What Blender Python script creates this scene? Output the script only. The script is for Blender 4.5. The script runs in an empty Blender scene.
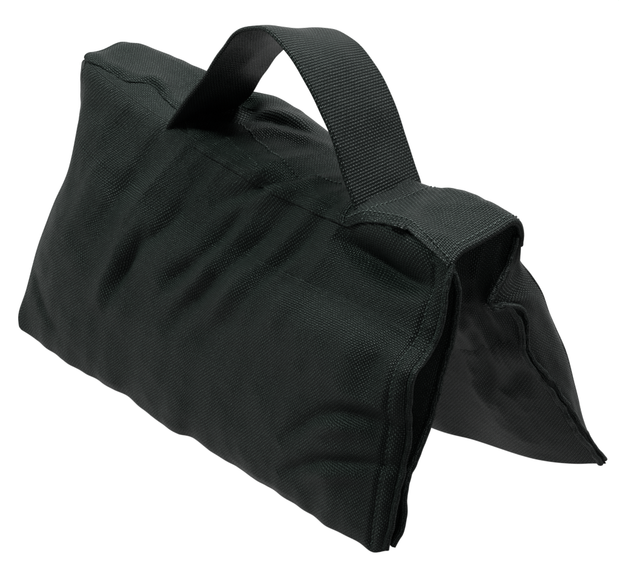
import bpy, math, random
import numpy as np
from mathutils import Vector, noise
random.seed(7); rng = np.random.default_rng(7)
MM = 0.001
scn = bpy.context.scene
COL = scn.collection

# ------------------------------------------------------------------ materials
def nd(nt, typ, **kw):
    n = nt.nodes.new(typ)
    for k, v in kw.items(): setattr(n, k, v)
    return n

def weave_material(name, col_hi, col_lo, pu, pv, bump=0.25, rough=0.62, spec=0.22, jitter=0.12, over=1.0):
    """woven cloth; UVs are in millimetres, pu / pv are the thread pitches"""
    m = bpy.data.materials.new(name); m.use_nodes = True
    nt = m.node_tree; L = nt.links.new
    bs = nt.nodes['Principled BSDF']
    uv = nd(nt, 'ShaderNodeUVMap', uv_map='UVMap')
    # slight irregularity of the threads
    nz = nd(nt, 'ShaderNodeTexNoise'); nz.inputs['Scale'].default_value = 0.35; nz.inputs['Detail'].default_value = 2
    L(uv.outputs[0], nz.inputs['Vector'])
    sub = nd(nt, 'ShaderNodeVectorMath', operation='SUBTRACT'); sub.inputs[1].default_value = (.5, .5, .5)
    L(nz.outputs['Color'], sub.inputs[0])
    sc = nd(nt, 'ShaderNodeVectorMath', operation='SCALE'); sc.inputs['Scale'].default_value = jitter * 8
    L(sub.outputs[0], sc.inputs[0])
    ad = nd(nt, 'ShaderNodeVectorMath', operation='ADD'); L(uv.outputs[0], ad.inputs[0]); L(sc.outputs[0], ad.inputs[1])
    sp = nd(nt, 'ShaderNodeSeparateXYZ'); L(ad.outputs[0], sp.inputs[0])
    def M(op, a, b=None, c=None):
        n = nd(nt, 'ShaderNodeMath', operation=op)
        for i, x in enumerate((a, b, c)):
            if x is None: continue
            if isinstance(x, (int, float)): n.inputs[i].default_value = x
            else: L(x, n.inputs[i])
        return n.outputs[0]
    su = M('SINE', M('MULTIPLY', sp.outputs[0], math.pi / pu))
    sv = M('SINE', M('MULTIPLY', sp.outputs[1], math.pi / pv))
    pr = M('MULTIPLY', su, sv)
    over_h = M('MAXIMUM', pr, 0.0)                       # warp thread on top
    under_h = M('MULTIPLY', M('MAXIMUM', M('MULTIPLY', pr, -1.0), 0.0), 0.72 * over)  # weft thread on top
    h = M('POWER', M('ADD', over_h, under_h), 0.6)
    n2 = nd(nt, 'ShaderNodeTexNoise'); n2.inputs['Scale'].default_value = 2.2; n2.inputs['Detail'].default_value = 3
    L(uv.outputs[0], n2.inputs['Vector'])
    hh = M('ADD', h, M('MULTIPLY', n2.outputs['Fac'], 0.35))
    bp = nd(nt, 'ShaderNodeBump'); bp.inputs['Strength'].default_value = 1.0
    bp.inputs['Distance'].default_value = bump * MM
    L(hh, bp.inputs['Height']); L(bp.outputs[0], bs.inputs['Normal'])
    # thread colour, shade of the weave gaps painted in as dark; broad, very faint wear variation
    n3 = nd(nt, 'ShaderNodeTexNoise'); n3.inputs['Scale'].default_value = 0.018; n3.inputs['Detail'].default_value = 4
    L(uv.outputs[0], n3.inputs['Vector'])
    mx = nd(nt, 'ShaderNodeMix', data_type='RGBA')
    mx.inputs[6].default_value = (*col_lo, 1); mx.inputs[7].default_value = (*col_hi, 1)
    L(h, mx.inputs[0])
    br = nd(nt, 'ShaderNodeMix', data_type='RGBA', blend_type='MULTIPLY'); br.inputs[0].default_value = 1
    L(mx.outputs[2], br.inputs[6])
    cmb = M('ADD', 0.75, M('MULTIPLY', n3.outputs['Fac'], 0.5))
    cc = nd(nt, 'ShaderNodeCombineColor'); L(cmb, cc.inputs[0]); L(cmb, cc.inputs[1]); L(cmb, cc.inputs[2])
    L(cc.outputs[0], br.inputs[7]); L(br.outputs[2], bs.inputs['Base Color'])
    bs.inputs['Roughness'].default_value = rough
    bs.inputs['Specular Tint'].default_value = (.88, 1.0, .96, 1)
    L(M('MULTIPLY', M('ADD', 0.15, h), spec), bs.inputs['Specular IOR Level'])
    return m

CLOTH = weave_material('black_woven_nylon', (.0088, .0113, .0106), (.0001, .0002, .0002), 1.08, 1.08, bump=.55, rough=.38, spec=.105, over=.3)
WEB = weave_material('black_webbing', (.0068, .0090, .0084), (.0001, .0003, .0003), 1.75, 1.05, bump=.7, rough=.38, spec=.105, jitter=.06, over=.35)
EDGE = weave_material('black_seam_tape', (.0060, .0080, .0075), (.0003, .0005, .0005), 1.0, 1.0, bump=.4, rough=.45, spec=.10, jitter=.3)
THREAD = weave_material('black_thread', (.015, .020, .0185), (.006, .008, .0075), .5, .5, bump=.1, rough=.5, spec=.3)

WHITE = bpy.data.materials.new('glowing_white_sweep'); WHITE.use_nodes = True
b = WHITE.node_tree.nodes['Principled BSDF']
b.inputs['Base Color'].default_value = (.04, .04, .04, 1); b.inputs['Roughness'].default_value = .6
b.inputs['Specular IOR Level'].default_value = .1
b.inputs['Emission Color'].default_value = (1, 1, 1, 1); b.inputs['Emission Strength'].default_value = 1.02  # glow added to a dark base: keeps the ground white, without the bag's shadow

# ------------------------------------------------------------------ curve helpers
def spline(pts, n=None, par=None):
    """Catmull-Rom through pts resampled to n points of even arc length (or at par in 0..1)"""
    P = np.array(pts, float); k = len(P)
    E = np.vstack([2*P[0]-P[1], P, 2*P[-1]-P[-2]])
    out = []
    for i in range(k-1):
        p0, p1, p2, p3 = E[i:i+4]
        t = np.linspace(0, 1, 25, endpoint=False)[:, None]
        out.append(.5*((2*p1)+(-p0+p2)*t+(2*p0-5*p1+4*p2-p3)*t**2+(-p0+3*p1-3*p2+p3)*t**3))
    Q = np.vstack(out+[P[-1:]])
    d = np.r_[0, np.cumsum(np.linalg.norm(np.diff(Q, axis=0), axis=1))]; d /= d[-1]
    if par is None: par = np.linspace(0, 1, n)
    return np.stack([np.interp(par, d, Q[:, j]) for j in range(Q.shape[1])], 1)

def smoothstep(a, b, x):
    t = np.clip((x-a)/(b-a), 0, 1); return t*t*(3-2*t)

def fbm(X, Y, scale, seed, octv=3):
    out = np.zeros(X.shape); f = X.ravel(); g = Y.ravel(); o = out.ravel()
    for i in range(len(f)):
        o[i] = noise.fractal(Vector((f[i]/scale+seed*13.7, g[i]/scale-seed*7.1, seed*3.3)), 1.0, 2.0, octv)
    return o.reshape(X.shape)

def fbm_grid(X, Y, scale, seed, octv=3, step=4):
    """noise on a coarse lattice of the grid, bilinearly refined"""
    n, m = X.shape
    i = np.unique(np.r_[np.arange(0, n, step), n-1]); j = np.unique(np.r_[np.arange(0, m, step), m-1])
    c = fbm(X[np.ix_(i, j)], Y[np.ix_(i, j)], scale, seed, octv)
    t = np.stack([np.interp(np.arange(m), j, r) for r in c])
    return np.stack([np.interp(np.arange(n), i, t[:, q]) for q in range(m)], 1)

def stroke(X, Q, pts, w, amp, taper=True):
    """smooth fold along a polyline in the cloth's own (x, q) coordinates"""
    P = spline(pts, 26)
    best = np.full(X.shape, 1e9); par = np.zeros(X.shape)
    for k in range(len(P)-1):
        a, b2 = P[k], P[k+1]; ab = b2-a; l2 = (ab**2).sum()
        t = np.clip(((X-a[0])*ab[0]+(Q-a[1])*ab[1])/l2, 0, 1)
        d = (X-a[0]-t*ab[0])**2+(Q-a[1]-t*ab[1])**2
        m = d < best; best = np.where(m, d, best); par = np.where(m, (k+t)/(len(P)-1), par)
    s = np.sqrt(best)/w
    prof = np.exp(-s**1.6*.9) if amp < 0 else np.exp(-s**2)
    tp = np.sin(np.pi*np.clip(par, 0, 1))**.8 if taper else 1
    return amp*prof*tp*smoothstep(1e3, 0, best/w)

def grid_normals(P):
    du = np.gradient(P, axis=0); dv = np.gradient(P, axis=1)
    n = np.cross(du, dv); return n/(np.linalg.norm(n, axis=2, keepdims=True)+1e-9)

# ------------------------------------------------------------------ mesh helpers
def link_mesh(name, verts, faces, mat, uvs=None, parent=None, smooth=True):
    me = bpy.data.meshes.new(name)
    me.from_pydata([tuple(v) for v in np.asarray(verts)*MM], [], faces)
    if uvs is not None:
        lay = me.uv_layers.new(name='UVMap')
        vi = np.zeros(len(me.loops), dtype=np.int32); me.loops.foreach_get('vertex_index', vi)
        lay.data.foreach_set('uv', np.asarray(uvs, dtype=np.float32)[vi].ravel())
    me.materials.append(mat)
    if smooth: me.polygons.foreach_set('use_smooth', [True]*len(me.polygons))
    me.update()
    o = bpy.data.objects.new(name, me); COL.objects.link(o)
    if parent: o.parent = parent
    return o

class Patchwork:
    def __init__(s): s.v = []; s.f = []; s.uv = []; s.n = 0
    def grid(s, P, U, V, flip=False):
        n, m = P.shape[:2]; b0 = s.n
        s.v.append(P.reshape(-1, 3)); s.uv.append(np.stack([U, V], 2).reshape(-1, 2)); s.n += n*m
        for i in range(n-1):
            for j in range(m-1):
                q = (b0+i*m+j, b0+(i+1)*m+j, b0+(i+1)*m+j+1, b0+i*m+j+1)
                s.f.append(q[::-1] if flip else q)
    def tube(s, P, r, seg=10, flat=1.0, cap=True):
        P = np.asarray(P, float); n = len(P)
        T = np.gradient(P, axis=0); T /= np.linalg.norm(T, axis=1, keepdims=True)+1e-9
        ref = np.array([1., 0, 0]) if abs(T[:, 0]).mean() < .8 else np.array([0, 0, 1.])
        A = np.cross(T, ref); A /= np.linalg.norm(A, axis=1, keepdims=True)+1e-9; B = np.cross(T, A)
        r = np.broadcast_to(np.asarray(r, float), (n,)).copy()
        if cap: r[0] *= .35; r[-1] *= .35
        th = np.linspace(0, 2*np.pi, seg+1)
        G = P[:, None]+r[:, None, None]*(np.cos(th)[None, :, None]*A[:, None]+flat*np.sin(th)[None, :, None]*B[:, None])
        d = np.r_[0, np.cumsum(np.linalg.norm(np.diff(P, axis=0), axis=1))]
        U = np.repeat(d[:, None], seg+1, 1); V = np.repeat((th*r.mean())[None], n, 0)
        s.grid(G, U, V)
    def build(s, name, mat, parent, weld=0):
        o = link_mesh(name, np.vstack(s.v), s.f, mat, np.vstack(s.uv), parent)
        if weld:
            import bmesh
            bm = bmesh.new(); bm.from_mesh(o.data)
            bmesh.ops.remove_doubles(bm, verts=bm.verts, dist=weld*MM)
            bm.to_mesh(o.data); bm.free()
        return o

def sheet(P, N, th, U, V):
    """closed thin sheet of cloth from a grid"""
    n, m = P.shape[:2]
    top = P+N*th/2; bot = P-N*th/2
    pw = Patchwork(); pw.grid(top, U, V); pw.grid(bot, U, V, flip=True)
    k = 5; ang = np.linspace(0, np.pi, k)
    def rim(idx, out):
        a, b2, u, v, c = top[idx], bot[idx], U[idx], V[idx], P[idx]
        nn = N[idx]
        R = c[:, None]+th/2*(np.cos(ang)[None, :, None]*nn[:, None]+np.sin(ang)[None, :, None]*out[:, None])
        UU = np.repeat(u[:, None], k, 1); VV = v[:, None]+np.linspace(0, th*1.5, k)[None]
        return R, UU, VV
    def unit(x): return x/(np.linalg.norm(x, axis=1, keepdims=True)+1e-9)
    for idx, nxt, fl in (((slice(None), 0), (slice(None), 1), False), ((slice(None), m-1), (slice(None), m-2), True),
                     ((0, slice(None)), (1, slice(None)), True), ((n-1, slice(None)), (n-2, slice(None)), False)):
        R, UU, VV = rim(idx, unit(P[idx]-P[nxt])); pw.grid(R, UU, VV, flip=not fl)
    return pw

# ------------------------------------------------------------------ outer skin of the bag (mm): x along the ridge, y away from the near side, z up
NS = 420
S = np.linspace(0, 1, NS)
RX = np.array([-172, -150, -114, -75, -50, -16, 11, 46, 88, 113, 131, 150, 165, 175.])
RZ = {-25: [182, 175, 168, 165, 162, 160, 159, 160, 163, 165, 166, 166, 165, 163.],
      -8: [182, 177, 173, 165, 164, 165, 164, 164, 166, 168, 169, 169.5, 168, 166.],
      8: [184, 179, 175.5, 163, 165, 168, 167, 166.5, 167.5, 170.5, 173.5, 174, 172, 169.5],
      25: [177, 179, 181, 183, 181, 177, 174, 167, 168, 173, 178, 178, 177, 175.]}
def x_of(s, y):      # the ridge's right end runs very slightly skewed
    x0 = -171; x1 = 171+(y+25)/50*3
    return x0+(x1-x0)*s
def ridge_z(x, y):
    ys = sorted(RZ); cols = np.stack([spline(np.c_[RX, RZ[k]], par=None, n=400) for k in ys])
    zz = np.stack([np.interp(x, c[:, 0], c[:, 1]) for c in cols])   # len(ys) x nx
    yy = np.array(ys, float); P = []
    for i in range(zz.shape[1]):
        P.append(np.interp(y, *spline(np.c_[yy, zz[:, i]], 60).T))
    return np.array(P)

near_right = [(171, -26, 160), (174, -29, 147), (175, -36, 122), (175, -41, 114), (175, -52, 104), (175, -55, 86), (175, -54, 67), (175, -61, 39), (175, -66, 18), (174, -68.5, 2.5)]
near_left = [(-171, -25, 182), (-164, -27, 162), (-162, -33, 139), (-161, -40, 113), (-168, -46, 91), (-174, -53, 67), (-178, -57, 50), (-181, -62, 32), (-185, -67, 16), (-184, -69, 8)]
far_right = [(174, 26, 171), (172, 25, 158), (171, 27, 147), (171, 37, 134), (171, 45, 122), (171, 51, 108), (171, 57, 96), (172, 65, 79), (172, 73, 56), (173, 83, 27), (175, 96, 3)]
far_left = [(-171, 26, 177), (-172, 40, 130), (-174, 60, 60), (-176, 80, 3)]

def coons(Lc, Rc, Tc, Bc):
    n, m = len(Tc), len(Lc)
    s = np.linspace(0, 1, n)[:, None, None]; t = np.linspace(0, 1, m)[None, :, None]
    L = Lc[None]; R = Rc[None]; T = Tc[:, None]; B = Bc[:, None]
    return (1-s)*L+s*R+(1-t)*T+t*B-((1-s)*(1-t)*T[0]+s*(1-t)*T[-1]+(1-s)*t*B[0]+s*t*B[-1])

NN, NR, NF = 250, 80, 110
ys = np.linspace(-25, 25, NR)
RID = np.zeros((NS, NR, 3))
zall = ridge_z(x_of(S, 0), ys)
for j, y in enumerate(ys):
    sh = 13*np.exp(-((x_of(S, 0)+42)/48)**2)*((y+25)/50)**1.5      # the middle of the ridge swells over the far side
    RID[:, j] = np.c_[x_of(S, y), y+sh, zall[:, j]]
scal = fbm(S[:, None]*340, S[:, None]*0, 26, 3, 2)[:, 0]
near_bottom = spline([(-184, -69, 8), (-182, -70, 4.5), (-172, -70, 3), (-120, -70, 1.5), (-40, -71, 1.2), (31, -71, 1.2), (110, -72, 1), (150, -71.5, 1), (166, -71.5, -.5), (174, -68.5, 2.5)], NS)
near_bottom[:, 2] += (scal*2.6-1)*np.sin(np.pi*S)**.6; near_bottom[:, 1] += scal*1.5
far_bottom = spline([(-176, 80, 3), (-60, 84, 1), (60, 88, 1), (130, 92, 1), (175, 95, 3)], NS)
NEAR = coons(spline(near_left, NN), spline(near_right, NN), RID[:, 0], near_bottom)      # top -> bottom
FAR = coons(spline(far_left, NF), spline(far_right, NF), RID[:, -1], far_bottom)

def puff(n, m, A, pt=.75, ex=3.5, left=0):
    s = np.linspace(0, 1, n)[:, None]; t = np.linspace(0, 1, m)[None]
    e = (1-np.abs(2*s-1)**ex)
    if left: e = np.where(s < .5, (1-np.abs(2*s-1)**left)**.8, e)
    return A*np.sqrt(np.clip(e, 0, 1))**1.3*(np.sin(np.pi*np.clip(t, 0, 1)**pt)**.75)
nn = grid_normals(NEAR); nn *= np.sign((nn*np.array([0, -1, .2])).sum(2, keepdims=True))
nf = grid_normals(FAR); nf *= np.sign((nf*np.array([0, 1, .2])).sum(2, keepdims=True))
NEAR = NEAR+nn*puff(NS, NN, 14, 1.25, 5, 9)[..., None]
FAR = FAR+nf*puff(NS, NF, 11, 1.3, 5)[..., None]
SK = np.concatenate([NEAR[:, ::-1], RID[:, 1:-1], FAR], axis=1)      # bottom near -> ridge -> bottom far
W_N0 = NN-1; W_N1 = NN-1+NR-1
BASE = SK.copy()
# round the two ridge shoulders
for it in range(160):
    sm = SK.copy(); sm[:, 1:-1] = .25*SK[:, :-2]+.5*SK[:, 1:-1]+.25*SK[:, 2:]
    w = np.zeros(SK.shape[1]); w[W_N0-26:W_N0+14] = 1; w[W_N1-14:W_N1+14] = 1
    SK = SK+(sm-SK)*w[None, :, None]
NRM = grid_normals(SK)
if NRM[NS//2, W_N0+NR//2, 2] < 0: NRM = -NRM
Xc = SK[..., 0]; Qc = SK[..., 2]+.9*(np.clip(BASE[..., 1], -80, 42)+25)
Qc[:, :W_N0] = BASE[:, :W_N0, 2]+.9*(np.interp(BASE[:, :W_N0, 2], [0, 165], [-70, -25])+25)

FOLDS = [
 (-7, 5.5, [(-23, 125), (-6, 136), (10, 149), (32, 168), (43, 193)]),
 (5, 7, [(-14, 121), (17, 144), (38, 163), (54, 187)]),
 (3, 7, [(-3, 145), (15, 180), (23, 207)]),
 (-4.5, 5, [(-37, 126), (-55, 96), (-67, 83), (-76, 62), (-88, 36)]),
 (4, 9, [(-47, 168), (-57, 140), (-72, 111), (-78, 84)]),
 (-4, 9, [(-75, 146), (-98, 110), (-108, 73), (-118, 49)]),
 (-3.5, 4, [(-66, 98), (-74, 70), (-80, 48), (-88, 20)]),
 (3, 8, [(-78, 90), (-85, 70), (-93, 35), (-98, 15)]),
 (3, 8, [(33, 165), (25, 142), (10, 109), (-6, 76), (-26, 42)]),
 (-4, 5, [(13, 145), (-1, 117), (-20, 84), (-42, 48)]),
 (-4, 5, [(52, 165), (40, 140), (20, 109), (1, 78), (-24, 45)]),
 (3, 8, [(68, 166), (56, 139), (43, 115), (24, 80), (2, 50)]),
 (-3.5, 6, [(75, 174), (70, 145), (49, 105), (31, 72), (4, 36)]),
 (2, 4, [(69, 125), (48, 98), (34, 67)]),
 (-3.5, 6, [(18, 97), (-4, 68), (-29, 30)]),
 (-3.5, 5, [(-16, 93), (-38, 62)]),
 (-14, 6.5, [(85, 144), (119, 140), (143, 138), (169, 140)]),
 (8, 11, [(91, 159), (116, 161), (141, 162), (160, 160)]),
 (3, 10, [(93, 146), (78, 127), (48, 93)]),
 (-4.5, 5, [(88, 4), (102, 20), (116, 35), (136, 46), (166, 52), (180, 52)]),
 (4, 6, [(111, 19), (124, 32), (156, 44)]),
 (-4.5, 4.5, [(88, -20), (103, -9), (122, 5), (140, 13), (164, 22), (180, 26)]),
 (3, 6, [(110, -13), (131, 1), (158, 12)]),
 (-6, 9, [(149, 62), (150, 86), (155, 110)]),
 (-2, 4, [(-172, 19), (-157, -3), (-134, -21)]),
 (3.5, 5, [(-55, 206), (-40, 213), (-21, 214), (20, 212)]),
 (4, 5, [(-36, 180), (-23, 194), (-5, 200), (35, 204)]),
 (-3, 4, [(-60, 200), (-30, 207), (5, 209)]),
]
D = np.zeros(Xc.shape)
for amp, w, pts in FOLDS:
    D += stroke(Xc, Qc, pts, w*1.08, amp*.88)
# the strap pulls the cloth down where its far foot is sewn
D += -11*np.exp(-((Xc+70)/18)**2-((BASE[..., 1]-21)/11)**2)
# small creases of a filled nylon bag: anisotropic noise radiating from the handle
A1 = fbm_grid(Xc*.9-Qc*.42, (Qc*.9+Xc*.42)*.08, 11, 1, 2)
A2 = fbm_grid(Xc, Qc, 34, 2, 3)
sS = S[:, None]
interior = smoothstep(0, .05, sS)*smoothstep(1, .95, sS)
D += (A1*1.7*smoothstep(218, 190, Qc)*smoothstep(45, 115, Qc)*smoothstep(-165, -90, Xc)*smoothstep(130, 70, Xc)+A2*1.2)*interior
# end seams: pucker line a centimetre in from the end
pk = fbm(np.arange(SK.shape[1])[:, None]*.62, np.zeros((SK.shape[1], 1)), 7, 5, 2)[:, 0]
edge = (1-sS)*348
wj = np.arange(SK.shape[1]); side = (wj < W_N0-8)[None]
D += side*(-1.5*np.exp(-((edge-10)/2)**2)+(.2+.8*pk[None])*np.exp(-((edge-5)/3.5)**2))
edgeL = sS*348
ridge = (wj >= W_N0-14)[None]
D += -3.0*np.exp(-(edgeL/5)**2)*smoothstep(W_N0-20, W_N0, wj)[None]
FADE = smoothstep(0, 8, wj)[None]
SKD = SK+NRM*(D*FADE)[..., None]
ND = grid_normals(SKD)
if ND[NS//2, W_N0+NR//2, 2] < 0: ND = -ND
UU = np.repeat((S*348)[:, None], SK.shape[1], 1)
seg = np.linalg.norm(np.diff(BASE[NS//2], axis=0), axis=1); VV = np.repeat(np.r_[0, np.cumsum(seg)][None], NS, 0)

def skin(x, y=None, q=None, w=None, off=0):
    """point on the outer skin nearest to ridge/panel coordinates (x, q)"""
    i = int(np.clip(round((x+172)/346*(NS-1)), 0, NS-1))
    for _ in range(2):
        j = int(np.argmin(np.abs(Qc[i, :W_N1]-q))) if q is not None else w
        i = int(np.argmin(np.abs(Xc[:, j]-x)))
    return SKD[i, j]+ND[i, j]*off, ND[i, j]

# ------------------------------------------------------------------ the thing
bag = bpy.data.objects.new('sandbag', None); COL.objects.link(bag)
bag['label'] = 'black woven nylon saddle sandbag with two filled pouches and a webbing carry handle'
bag['category'] = 'sandbag'

def end_cap(Ra, Rb, depth, k=16, sgn=1, bulge=False):
    t = np.linspace(0, 1, k)[None, :, None]
    G = Ra[:, None]*(1-t)+Rb[:, None]*t
    prof = np.sin(np.pi*t)**.7
    n = len(Ra); wob = fbm(np.repeat(np.arange(n)[:, None]*1., k, 1), np.repeat(np.arange(k)[None]*3., n, 0), 22, 9, 2)
    G[..., 0] += sgn*(depth*prof[..., 0]+wob*1.6*prof[..., 0])
    return G

def pouch(outer, uO, vO, top_ext, uT, vT, inner_right, inner_left, inner_top, inner_bot, A, cap_depth, label, inner_folds=(), cap_edge=None):
    """outer: NS x n grid top->bottom (already wrinkled); builds inner face, base and gussets"""
    n = outer.shape[1]
    IR, IL = spline(inner_right, n), spline(inner_left, n)
    I = coons(IL, IR, spline(inner_top, NS), spline(inner_bot, NS))
    s = np.linspace(0, 1, NS)[:, None]; t = np.linspace(0, 1, n)[None]
    y_sign = -1 if outer[NS//2, n//2, 1] > 0 else 1
    N = grid_normals(I); N *= np.sign((N*np.array([0, y_sign, 0])).sum(2, keepdims=True))
    Dd = puff(NS, n, A, 1.2, 5)+fbm_grid(I[..., 0], I[..., 2], 26, 6, 3)*1.4*smoothstep(0, .06, 1-s)*np.sin(np.pi*t)**.5
    Dd += fbm_grid(I[..., 0], I[..., 2]*.2, 8, 8, 2)*1.3*smoothstep(.9, .3, t)*smoothstep(0, .06, 1-s)
    for amp, w, pts in inner_folds: Dd += stroke(I[..., 0], I[..., 2], pts, w, amp)
    I = I+N*Dd[..., None]
    pw = Patchwork()
    pw.grid(outer, uO, vO)
    if top_ext is not None: pw.grid(top_ext, uT, vT, flip=True)
    L = np.r_[0, np.cumsum(np.linalg.norm(np.diff(I[NS//2], axis=0), axis=1))]
    U2 = np.repeat((S*348)[:, None], n, 1); V2 = np.repeat(L[None], NS, 0)
    pw.grid(I, U2, V2, flip=True)
    # base
    k = 8; tt = np.linspace(0, 1, k)[None, :, None]
    Bs = outer[:, -1][:, None]*(1-tt)+I[:, -1][:, None]*tt
    Bs[..., 2] -= 1.2*np.sin(np.pi*tt[..., 0])*smoothstep(0, .02, S)[:, None]
    pw.grid(Bs, np.repeat((S*348)[:, None], k, 1), np.repeat(np.linspace(0, 40, k)[None], NS, 0))
    # gussets at both ends
    for si, sg in ((-1, 1), (0, -1)):
        C = end_cap(outer[si], I[si] if cap_edge is None or si == 0 else spline(cap_edge, n), cap_depth if si else 4, 16, sg)
        vv = np.repeat(np.linspace(0, 180, n)[:, None], 16, 1); uu = np.repeat(np.linspace(0, 30, 16)[None], n, 0)
        pw.grid(C, uu, vv, flip=(sg < 0))
    o = pw.build('pouch', CLOTH, bag, weld=.02)
    o['label'] = label
    return o, I

# near pouch (its cloth runs on under the saddle panel)
n_out = SKD[:, W_N0::-1]
ext = SKD[:, W_N0:W_N0+NR//2+1]
near_inner_right = [(171, -25, 159), (175, -22, 145), (175, -24, 125), (175, -28, 110), (175, -34, 90), (175, -41, 70), (175, -50, 53), (175, -57, 37), (175.5, -57, 22), (175, -60, 11), (173.5, -64.5, 4)]
near_inner_left = [(-174, -20, 165), (-172, -20, 124), (-172, -28, 90), (-177, -47, 40), (-184, -60, 7)]
near_pouch, NI = pouch(n_out, UU[:, W_N0::-1], VV[:, W_N0::-1], ext, UU[:, W_N0:W_N0+NR//2+1], VV[:, W_N0:W_N0+NR//2+1],
    near_inner_right, near_inner_left,
    [(-174, -20, 165), (0, -17, 150), (171, -25, 159)],
    [(-184, -60, 7), (-120, -38, 1), (0, -30, 1), (110, -36, 1), (150, -46, 1), (166, -60, .8), (173.5, -64.5, 4)], 6, -7,
    'near pouch, wrinkled below the handle')
# far pouch
f_out = SKD[:, W_N1:]
extf = SKD[:, W_N0+NR//2:W_N1+1][:, ::-1]
far_inner_right = [(171, 24, 169), (172, 18, 151), (174, 9, 140), (175, 0, 131), (176, 4, 127), (176, 13, 125), (176, 22, 116), (175, 26, 101), (175, 30, 88), (175, 48, 65), (175, 71, 31), (175, 93, 3)]
far_inner_left = [(-172, 22, 160), (-172, 28, 110), (-174, 38, 50), (-176, 45, 3)]
far_pouch, FI = pouch(f_out, UU[:, W_N1:], VV[:, W_N1:], extf, UU[:, W_N0+NR//2:W_N1+1][:, ::-1], VV[:, W_N0+NR//2:W_N1+1][:, ::-1],
    [(168, 24, 158), (172, 24, 140), (174, 24, 125), (175, 26, 105), (175, 31, 88), (175, 48, 65), (175, 71, 31), (175, 93, 3)], far_inner_left,
    [(-172, 22, 160), (0, 18, 152), (120, 22, 156), (168, 24, 158)],
    [(-176, 45, 3), (0, 45, 1), (76, 48, 1), (107, 58, 1), (137, 66, 1), (152, 73, 1), (165, 83, 1.5), (175, 93, 3)], 4, 3,
    'far pouch, spread away from the near one', cap_edge=far_inner_right, inner_folds=[
        (-2.5, 5, [(150, 90), (140, 60), (136, 40)]), (2.5, 7, [(140, 90), (132, 60), (128, 40)]), (-2.5, 5, [(125, 130), (118, 95), (112, 70)]),
        (-3, 4, [(172, 80), (160, 66), (150, 55)])])

# cloth draped down from the far pouch under the end of the ridge
NA, NBB = 70, 120
smooth_r = spline([(171, 24, 169), (174, 17, 148), (175, 14, 131), (175, 17, 118), (175, 22, 105), (175, 30, 88)], NBB)
real_r = spline(far_inner_right[:9], NBB)
dr = coons(spline([(150, -20, 162), (146, -17, 138), (138, -6, 112), (122, 26, 72)], NBB), smooth_r,
           spline([(150, -20, 162), (165, 0, 167), (171, 24, 169)], NA), spline([(122, 30, 72), (150, 31, 80), (175, 31, 88)], NA))
dr = dr+(real_r-smooth_r)[None]*(np.linspace(0, 1, NA)**5)[:, None, None]
dn = grid_normals(dr)
if dn[NA//2, NBB//2, 0] < 0: dn = -dn
ga = np.repeat(np.linspace(0, 50, NA)[:, None], NBB, 1); gb = np.repeat(np.linspace(0, 95, NBB)[None], NA, 0)
dd_ = (fbm(ga, gb*.2, 10, 31, 2)*3.2+fbm(ga, gb, 20, 32, 2)*1.5)*(np.sin(np.pi*np.linspace(0, 1, NA))**.6)[:, None]
dd_ *= (smoothstep(0, .1, np.linspace(0, 1, NBB))*smoothstep(1, .85, np.linspace(0, 1, NBB)))[None]
dr = dr+dn*dd_[..., None]
drape = sheet(dr, dn, .8, ga+3, gb).build('drape', CLOTH, far_pouch)

# seam edges
def jitter(P, a, seed, sc=14):
    n = len(P); d = np.arange(n)*1.0
    o = P.copy()
    for ax in range(3): o[:, ax] += a*fbm(d[:, None], np.full((n, 1), ax*9.), sc, seed, 2)[:, 0]
    return o
def seam_tube(P, r, parent, name='seam', seed=1, a=.8, flat=1.5, extra=None):
    pw = Patchwork(); pw.tube(jitter(np.asarray(P), a, seed), r, 10, flat)
    if extra is not None: pw.tube(jitter(np.asarray(extra), a, seed+5), r, 10, flat)
    return pw.build(name, EDGE, parent)
def along(P, n=220): return spline(P[::max(1, len(P)//60)], n)
e1 = along(n_out[-1]); e1[:, 0] += .8
seam_tube(e1, 1.5, near_pouch, seed=2)
e2 = along(NI[-1]); e2[:, 0] += .8
seam_tube(e2, 1.7, near_pouch, seed=3)
e3 = spline(far_inner_right, 220); e3[:, 0] += .8
e4 = e3.copy(); k4 = smoothstep(.22, .34, np.linspace(0, 1, 220)); e4[:, 1] += 4.2*k4; e4[:, 2] += 1.2*k4; e4[:, 0] -= .6
seam_tube(e3[6:], 1.6, far_pouch, seed=4, extra=e4[52:], a=1.5)
seam_tube(along(f_out[0]), 1.2, far_pouch, seed=7)

# stitches
def stitches(rows, parent, ln=2.3, gap=1.1, r=.34, mat=THREAD, name='stitching'):
    pw = Patchwork()
    for pts, nrm in rows:
        pts = np.asarray(pts); nrm = np.asarray(nrm)
        d = np.r_[0, np.cumsum(np.linalg.norm(np.diff(pts, axis=0), axis=1))]
        p = 0.0
        while p+ln < d[-1]:
            q = np.linspace(p, p+ln, 5)
            c = np.stack([np.interp(q, d, pts[:, j]) for j in range(3)], 1)
            n0 = np.stack([np.interp(q, d, nrm[:, j]) for j in range(3)], 1)
            c += n0*(np.array([-.25, .3, .42, .3, -.25])*r/.34)[:, None]
            pw.tube(c, r, 6); p += ln+gap
    return pw.build(name, mat, parent)
def row_skin(pts, n=120, off=0.0):
    c = spline(pts, n); a = [skin(x, q=q, off=off) for x, q in c]
    return np.array([p for p, _ in a]), np.array([m for _, m in a])
def col_skin(dist, j0, j1, off=0.0):
    i = NS-1-int(round(dist/348*(NS-1)))
    return SKD[i, j0:j1]+ND[i, j0:j1]*off, ND[i, j0:j1]
stitches([col_skin(9, 6, W_N0-22)], near_pouch)

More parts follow.
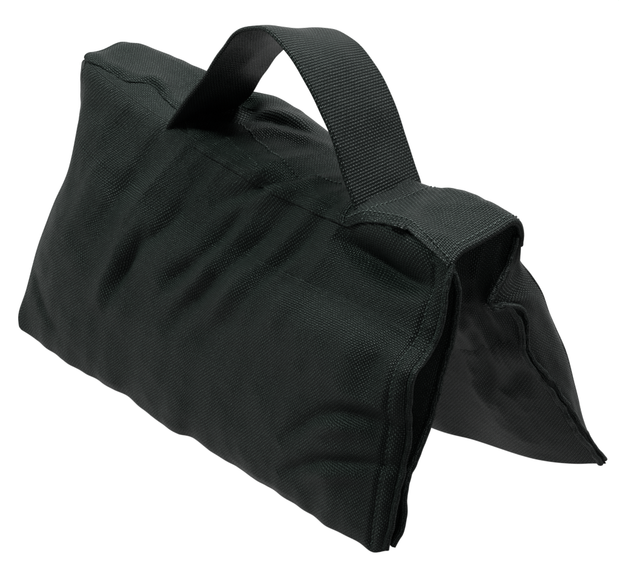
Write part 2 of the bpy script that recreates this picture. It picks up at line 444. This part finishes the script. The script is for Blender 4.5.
# ------------------------------------------------------------------ saddle panel on the ridge
crx = [-172, -162, -155, -143, -130, -124, -118, -108, -99, -80, -66, -55, 20, 80, 94, 104, 126, 139, 150, 165, 175]
cry = [-23.5, -22, -20, -19, -17.5, -13, -10, -10.5, -11.6, -13, -20, -26, -27, -28, -28, -26, -24, -22.5, -23.7, -25, -25.5]
ynear = np.interp(x_of(S, 0), crx, cry)
ynear = np.convolve(np.pad(ynear, 3, 'edge'), np.ones(7)/7, 'valid')
NB = 70
SP = np.zeros((NS, NB, 3)); SN = np.zeros((NS, NB, 3)); SU = np.zeros((NS, NB)); SV = np.zeros((NS, NB))
jr = np.arange(SK.shape[1])
ycol = SK[..., 1]
for i in range(NS):
    # walk over the skin between the near edge and a little down the far side
    rng_j = jr[W_N0-14:W_N1+12]
    yy = ycol[i, rng_j]; cum = np.maximum.accumulate(yy+np.arange(len(yy))*1e-4)
    j0 = np.interp(ynear[i], cum, rng_j)
    jj = np.linspace(j0, W_N1+8, NB)
    for c in range(3):
        SP[i, :, c] = np.interp(jj, jr, SKD[i, :, c]); SN[i, :, c] = np.interp(jj, jr, ND[i, :, c])
    SU[i] = S[i]*348; SV[i] = np.interp(jj, jr, VV[i])
SN /= np.linalg.norm(SN, axis=2, keepdims=True)
lift = np.interp(x_of(S, 0), [-172, -120, -70, -40, 70, 90, 175], [.7, .9, 1.0, .75, .75, 1.2, 1.2])
dE = np.linspace(0, 50, NB)[None]
edge_roll = (1+.35*np.sin(x_of(S, 0)*.21))[:, None]*(1.5*np.exp(-((dE-6)/4.5)**2)-.9*np.exp(-(dE/2.2)**2))*np.interp(x_of(S, 0), [-172, -150, -110, -70, -50], [.4, 1.2, 1.3, .6, 0])[:, None]
SPL = SP+SN*(lift[:, None]+edge_roll)[..., None]
saddle = sheet(SPL, SN, 1.1, SU, SV).build('saddle_panel', CLOTH, bag)
def band(pts, off):
    a = [skin(x, q=q, off=off) for x, q in spline(pts, 90)]
    return np.array([p for p, _ in a]), np.array([m for _, m in a])
stitches([band([(-41, 175), (-2, 165), (19, 157)], .7), band([(-55, 193), (-8, 181), (31, 172), (65, 180)], 1.4)], saddle, ln=2.2, gap=.8, r=.42)

# ------------------------------------------------------------------ webbing sewn along the ridge, right of the handle
i0 = int(np.argmin(np.abs(x_of(S, 0)-84)))
WPn = SP[i0:]; WNn = SN[i0:]
m = len(WPn); tri = np.linspace(0, 1, m)[:, None]
cross = np.linspace(0, 1, NB)[None]
lifts = 1.8+.9*fbm(np.repeat(np.linspace(0, 90, m)[:, None], NB, 1), np.repeat(np.linspace(0, 50, NB)[None], m, 0), 16, 12, 2)
lifts = lifts-1.0*np.exp(-(np.minimum(cross, 1-cross)*50/1.6)**2)
WP = WPn+WNn*lifts[..., None]
# hem: fold the last millimetres over the end
hem = []; hn = []
e = WP[-1]; en = WNn[-1]; ax = np.array([1., 0, 0])
for a in np.linspace(0.15, 1, 8)*np.pi/2:
    hem.append(e+ax*1.6*math.sin(a)-en*1.6*(1-math.cos(a))); hn.append(en*math.cos(a)+ax*math.sin(a))
for dd in (.8, 1.6):
    hem.append(e+ax*(1.6-.3*dd)-en*(1.6+dd)); hn.append(np.repeat(ax[None], NB, 0))
WP = np.concatenate([WP, np.array(hem)]); WN = np.concatenate([WNn, np.array(hn)])
WN /= np.linalg.norm(WN, axis=2, keepdims=True)
wl = np.r_[0, np.cumsum(np.linalg.norm(np.diff(WP[:, NB//2], axis=0), axis=1))]
WU = np.repeat(wl[:, None], NB, 1); WV = np.concatenate([np.zeros((len(WP), 1)), np.cumsum(np.linalg.norm(np.diff(WP, axis=1), axis=2), axis=1)], 1)
webbing = sheet(WP, WN, 1.4, WU, WV).build('ridge_webbing', WEB, bag)
rows = []
for back in (3,): rows.append((WP[m-1-back]+WN[m-1-back]*.7, WN[m-1-back]))
for ed in (4,): rows.append((WP[:m, ed]+WN[:m, ed]*.7, WN[:m, ed]))
for fr in (6, 30): rows.append((WP[fr]+WN[fr]*.7, WN[fr]))
stitches(rows, webbing, ln=2.1, gap=1.0, r=.34)
# loose turned-over corner of the webbing
tb = Patchwork()
pA, nA = WP[:, 0], WN[:, 0]
ia = int(m*.50); ib = int(m*.65)
kk = np.linspace(0, 1, 14)
ctr = np.array([pA[int(round(ia+(ib-ia)*k))]+nA[int(round(ia+(ib-ia)*k))]*(.9*math.sin(math.pi*k)+.4)+np.array([0, -1.2*math.sin(math.pi*k), -.6]) for k in kk])
tb.tube(ctr+np.array([-.5, -.8, .8]), 1.5+.9*np.sin(np.pi*kk), 10, .7)
tb.build('webbing_tuck', WEB, webbing)

# ------------------------------------------------------------------ carry handle
hn_pts = [(97, -25.5, 163), (94, -25, 168), (82, -25, 188), (72, -25, 206), (58, -25, 223), (44, -25, 236), (30, -25, 244), (18, -25, 247.5), (6, -25, 246), (-9, -25, 239), (-24, -25, 225), (-42, -25, 203), (-60, -25, 184), (-76, -25, 166), (-80, -25, 161)]
hf_pts = [(91, 25, 166), (89, 25, 170), (77, 25, 189), (65, 25, 210), (52, 25, 223.5), (36, 25, 232.5), (20, 25, 235.5), (8, 25, 234.5), (-8, 25, 228), (-20, 25, 221.5), (-33, 25, 213), (-50, 25, 194), (-66, 25, 175), (-80, 25, 162), (-84, 25, 158)]
NH, MH = 240, 34
def arc_match(P): return spline(P, NH)
HN_, HF_ = arc_match(hn_pts), arc_match(hf_pts)
tt = np.linspace(0, 1, MH)[None, :, None]
H = HN_[:, None]*(1-tt)+HF_[:, None]*tt
hnm = grid_normals(H)
if hnm[NH//2, MH//2, 2] < 0: hnm = -hnm
wob = fbm(np.repeat(np.linspace(0, 240, NH)[:, None], MH, 1), np.repeat(np.linspace(0, 50, MH)[None], NH, 0), 30, 21, 2)
H = H+hnm*(wob*1.4-.6*(np.abs(2*tt[..., 0]-1)**3))[..., None]
hl = np.r_[0, np.cumsum(np.linalg.norm(np.diff(H[:, MH//2], axis=0), axis=1))]
HU = np.repeat(hl[:, None], MH, 1); HV = np.repeat(np.linspace(0, 50, MH)[None], NH, 0)
handle = sheet(H, hnm, 2.8, HU, HV).build('carry_handle', WEB, bag)
handle['label'] = 'looped carry handle of broad ribbed webbing'

# ------------------------------------------------------------------ white sweep with added glow
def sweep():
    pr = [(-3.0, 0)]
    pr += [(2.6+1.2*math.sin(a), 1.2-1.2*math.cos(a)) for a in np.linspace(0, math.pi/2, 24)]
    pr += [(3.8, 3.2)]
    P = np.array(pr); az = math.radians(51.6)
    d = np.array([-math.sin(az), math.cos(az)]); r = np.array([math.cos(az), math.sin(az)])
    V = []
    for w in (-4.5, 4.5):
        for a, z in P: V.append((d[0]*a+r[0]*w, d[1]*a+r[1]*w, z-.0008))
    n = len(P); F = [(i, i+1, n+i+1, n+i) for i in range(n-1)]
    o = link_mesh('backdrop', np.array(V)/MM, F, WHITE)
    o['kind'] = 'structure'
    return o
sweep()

# ------------------------------------------------------------------ lights, world, camera
def area(name, loc, tgt, size, power, col=(1, 1, 1)):
    l = bpy.data.lights.new(name, 'AREA'); l.shape = 'SQUARE'; l.size = size; l.energy = power; l.color = col
    o = bpy.data.objects.new(name, l); COL.objects.link(o); o.location = loc
    o.rotation_euler = (Vector(tgt)-Vector(loc)).to_track_quat('-Z', 'Y').to_euler(); return o
area('softbox_overhead', (.10, .42, 1.30), (0, 0, .1), .6, 120)
area('softbox_left', (-1.00, -.62, 1.20), (0, 0, .1), .5, 58, (.78, 1, .90))
area('added_fill_right', (1.5, -1.2, .9), (0, 0, .1), .4, 9)  # fill light added to brighten the opening under the ridge

w = bpy.data.worlds.new('World'); scn.world = w; w.use_nodes = True
bg = w.node_tree.nodes['Background']; bg.inputs[0].default_value = (1, 1, 1, 1); bg.inputs[1].default_value = .08

AZ, EL, DIST = math.radians(51.616), math.radians(23.99), 1.5763
c = Vector((math.sin(AZ)*math.cos(EL), -math.cos(AZ)*math.cos(EL), math.sin(EL)))
cd = bpy.data.cameras.new('camera'); cam = bpy.data.objects.new('camera', cd); COL.objects.link(cam)
cam.location = Vector((0, 0, .09))+c*DIST
cam.rotation_euler = (-c).to_track_quat('-Z', 'Y').to_euler()
cd.sensor_width = 36; cd.lens = 2683.2/619*36
cd.shift_x = 25.6/619; cd.shift_y = -14.3/619
cd.clip_start = .05; cd.clip_end = 50
scn.camera = cam
scn.view_settings.view_transform = 'Standard'; scn.view_settings.look = 'None'
scn.view_settings.exposure = 0; scn.view_settings.gamma = 1
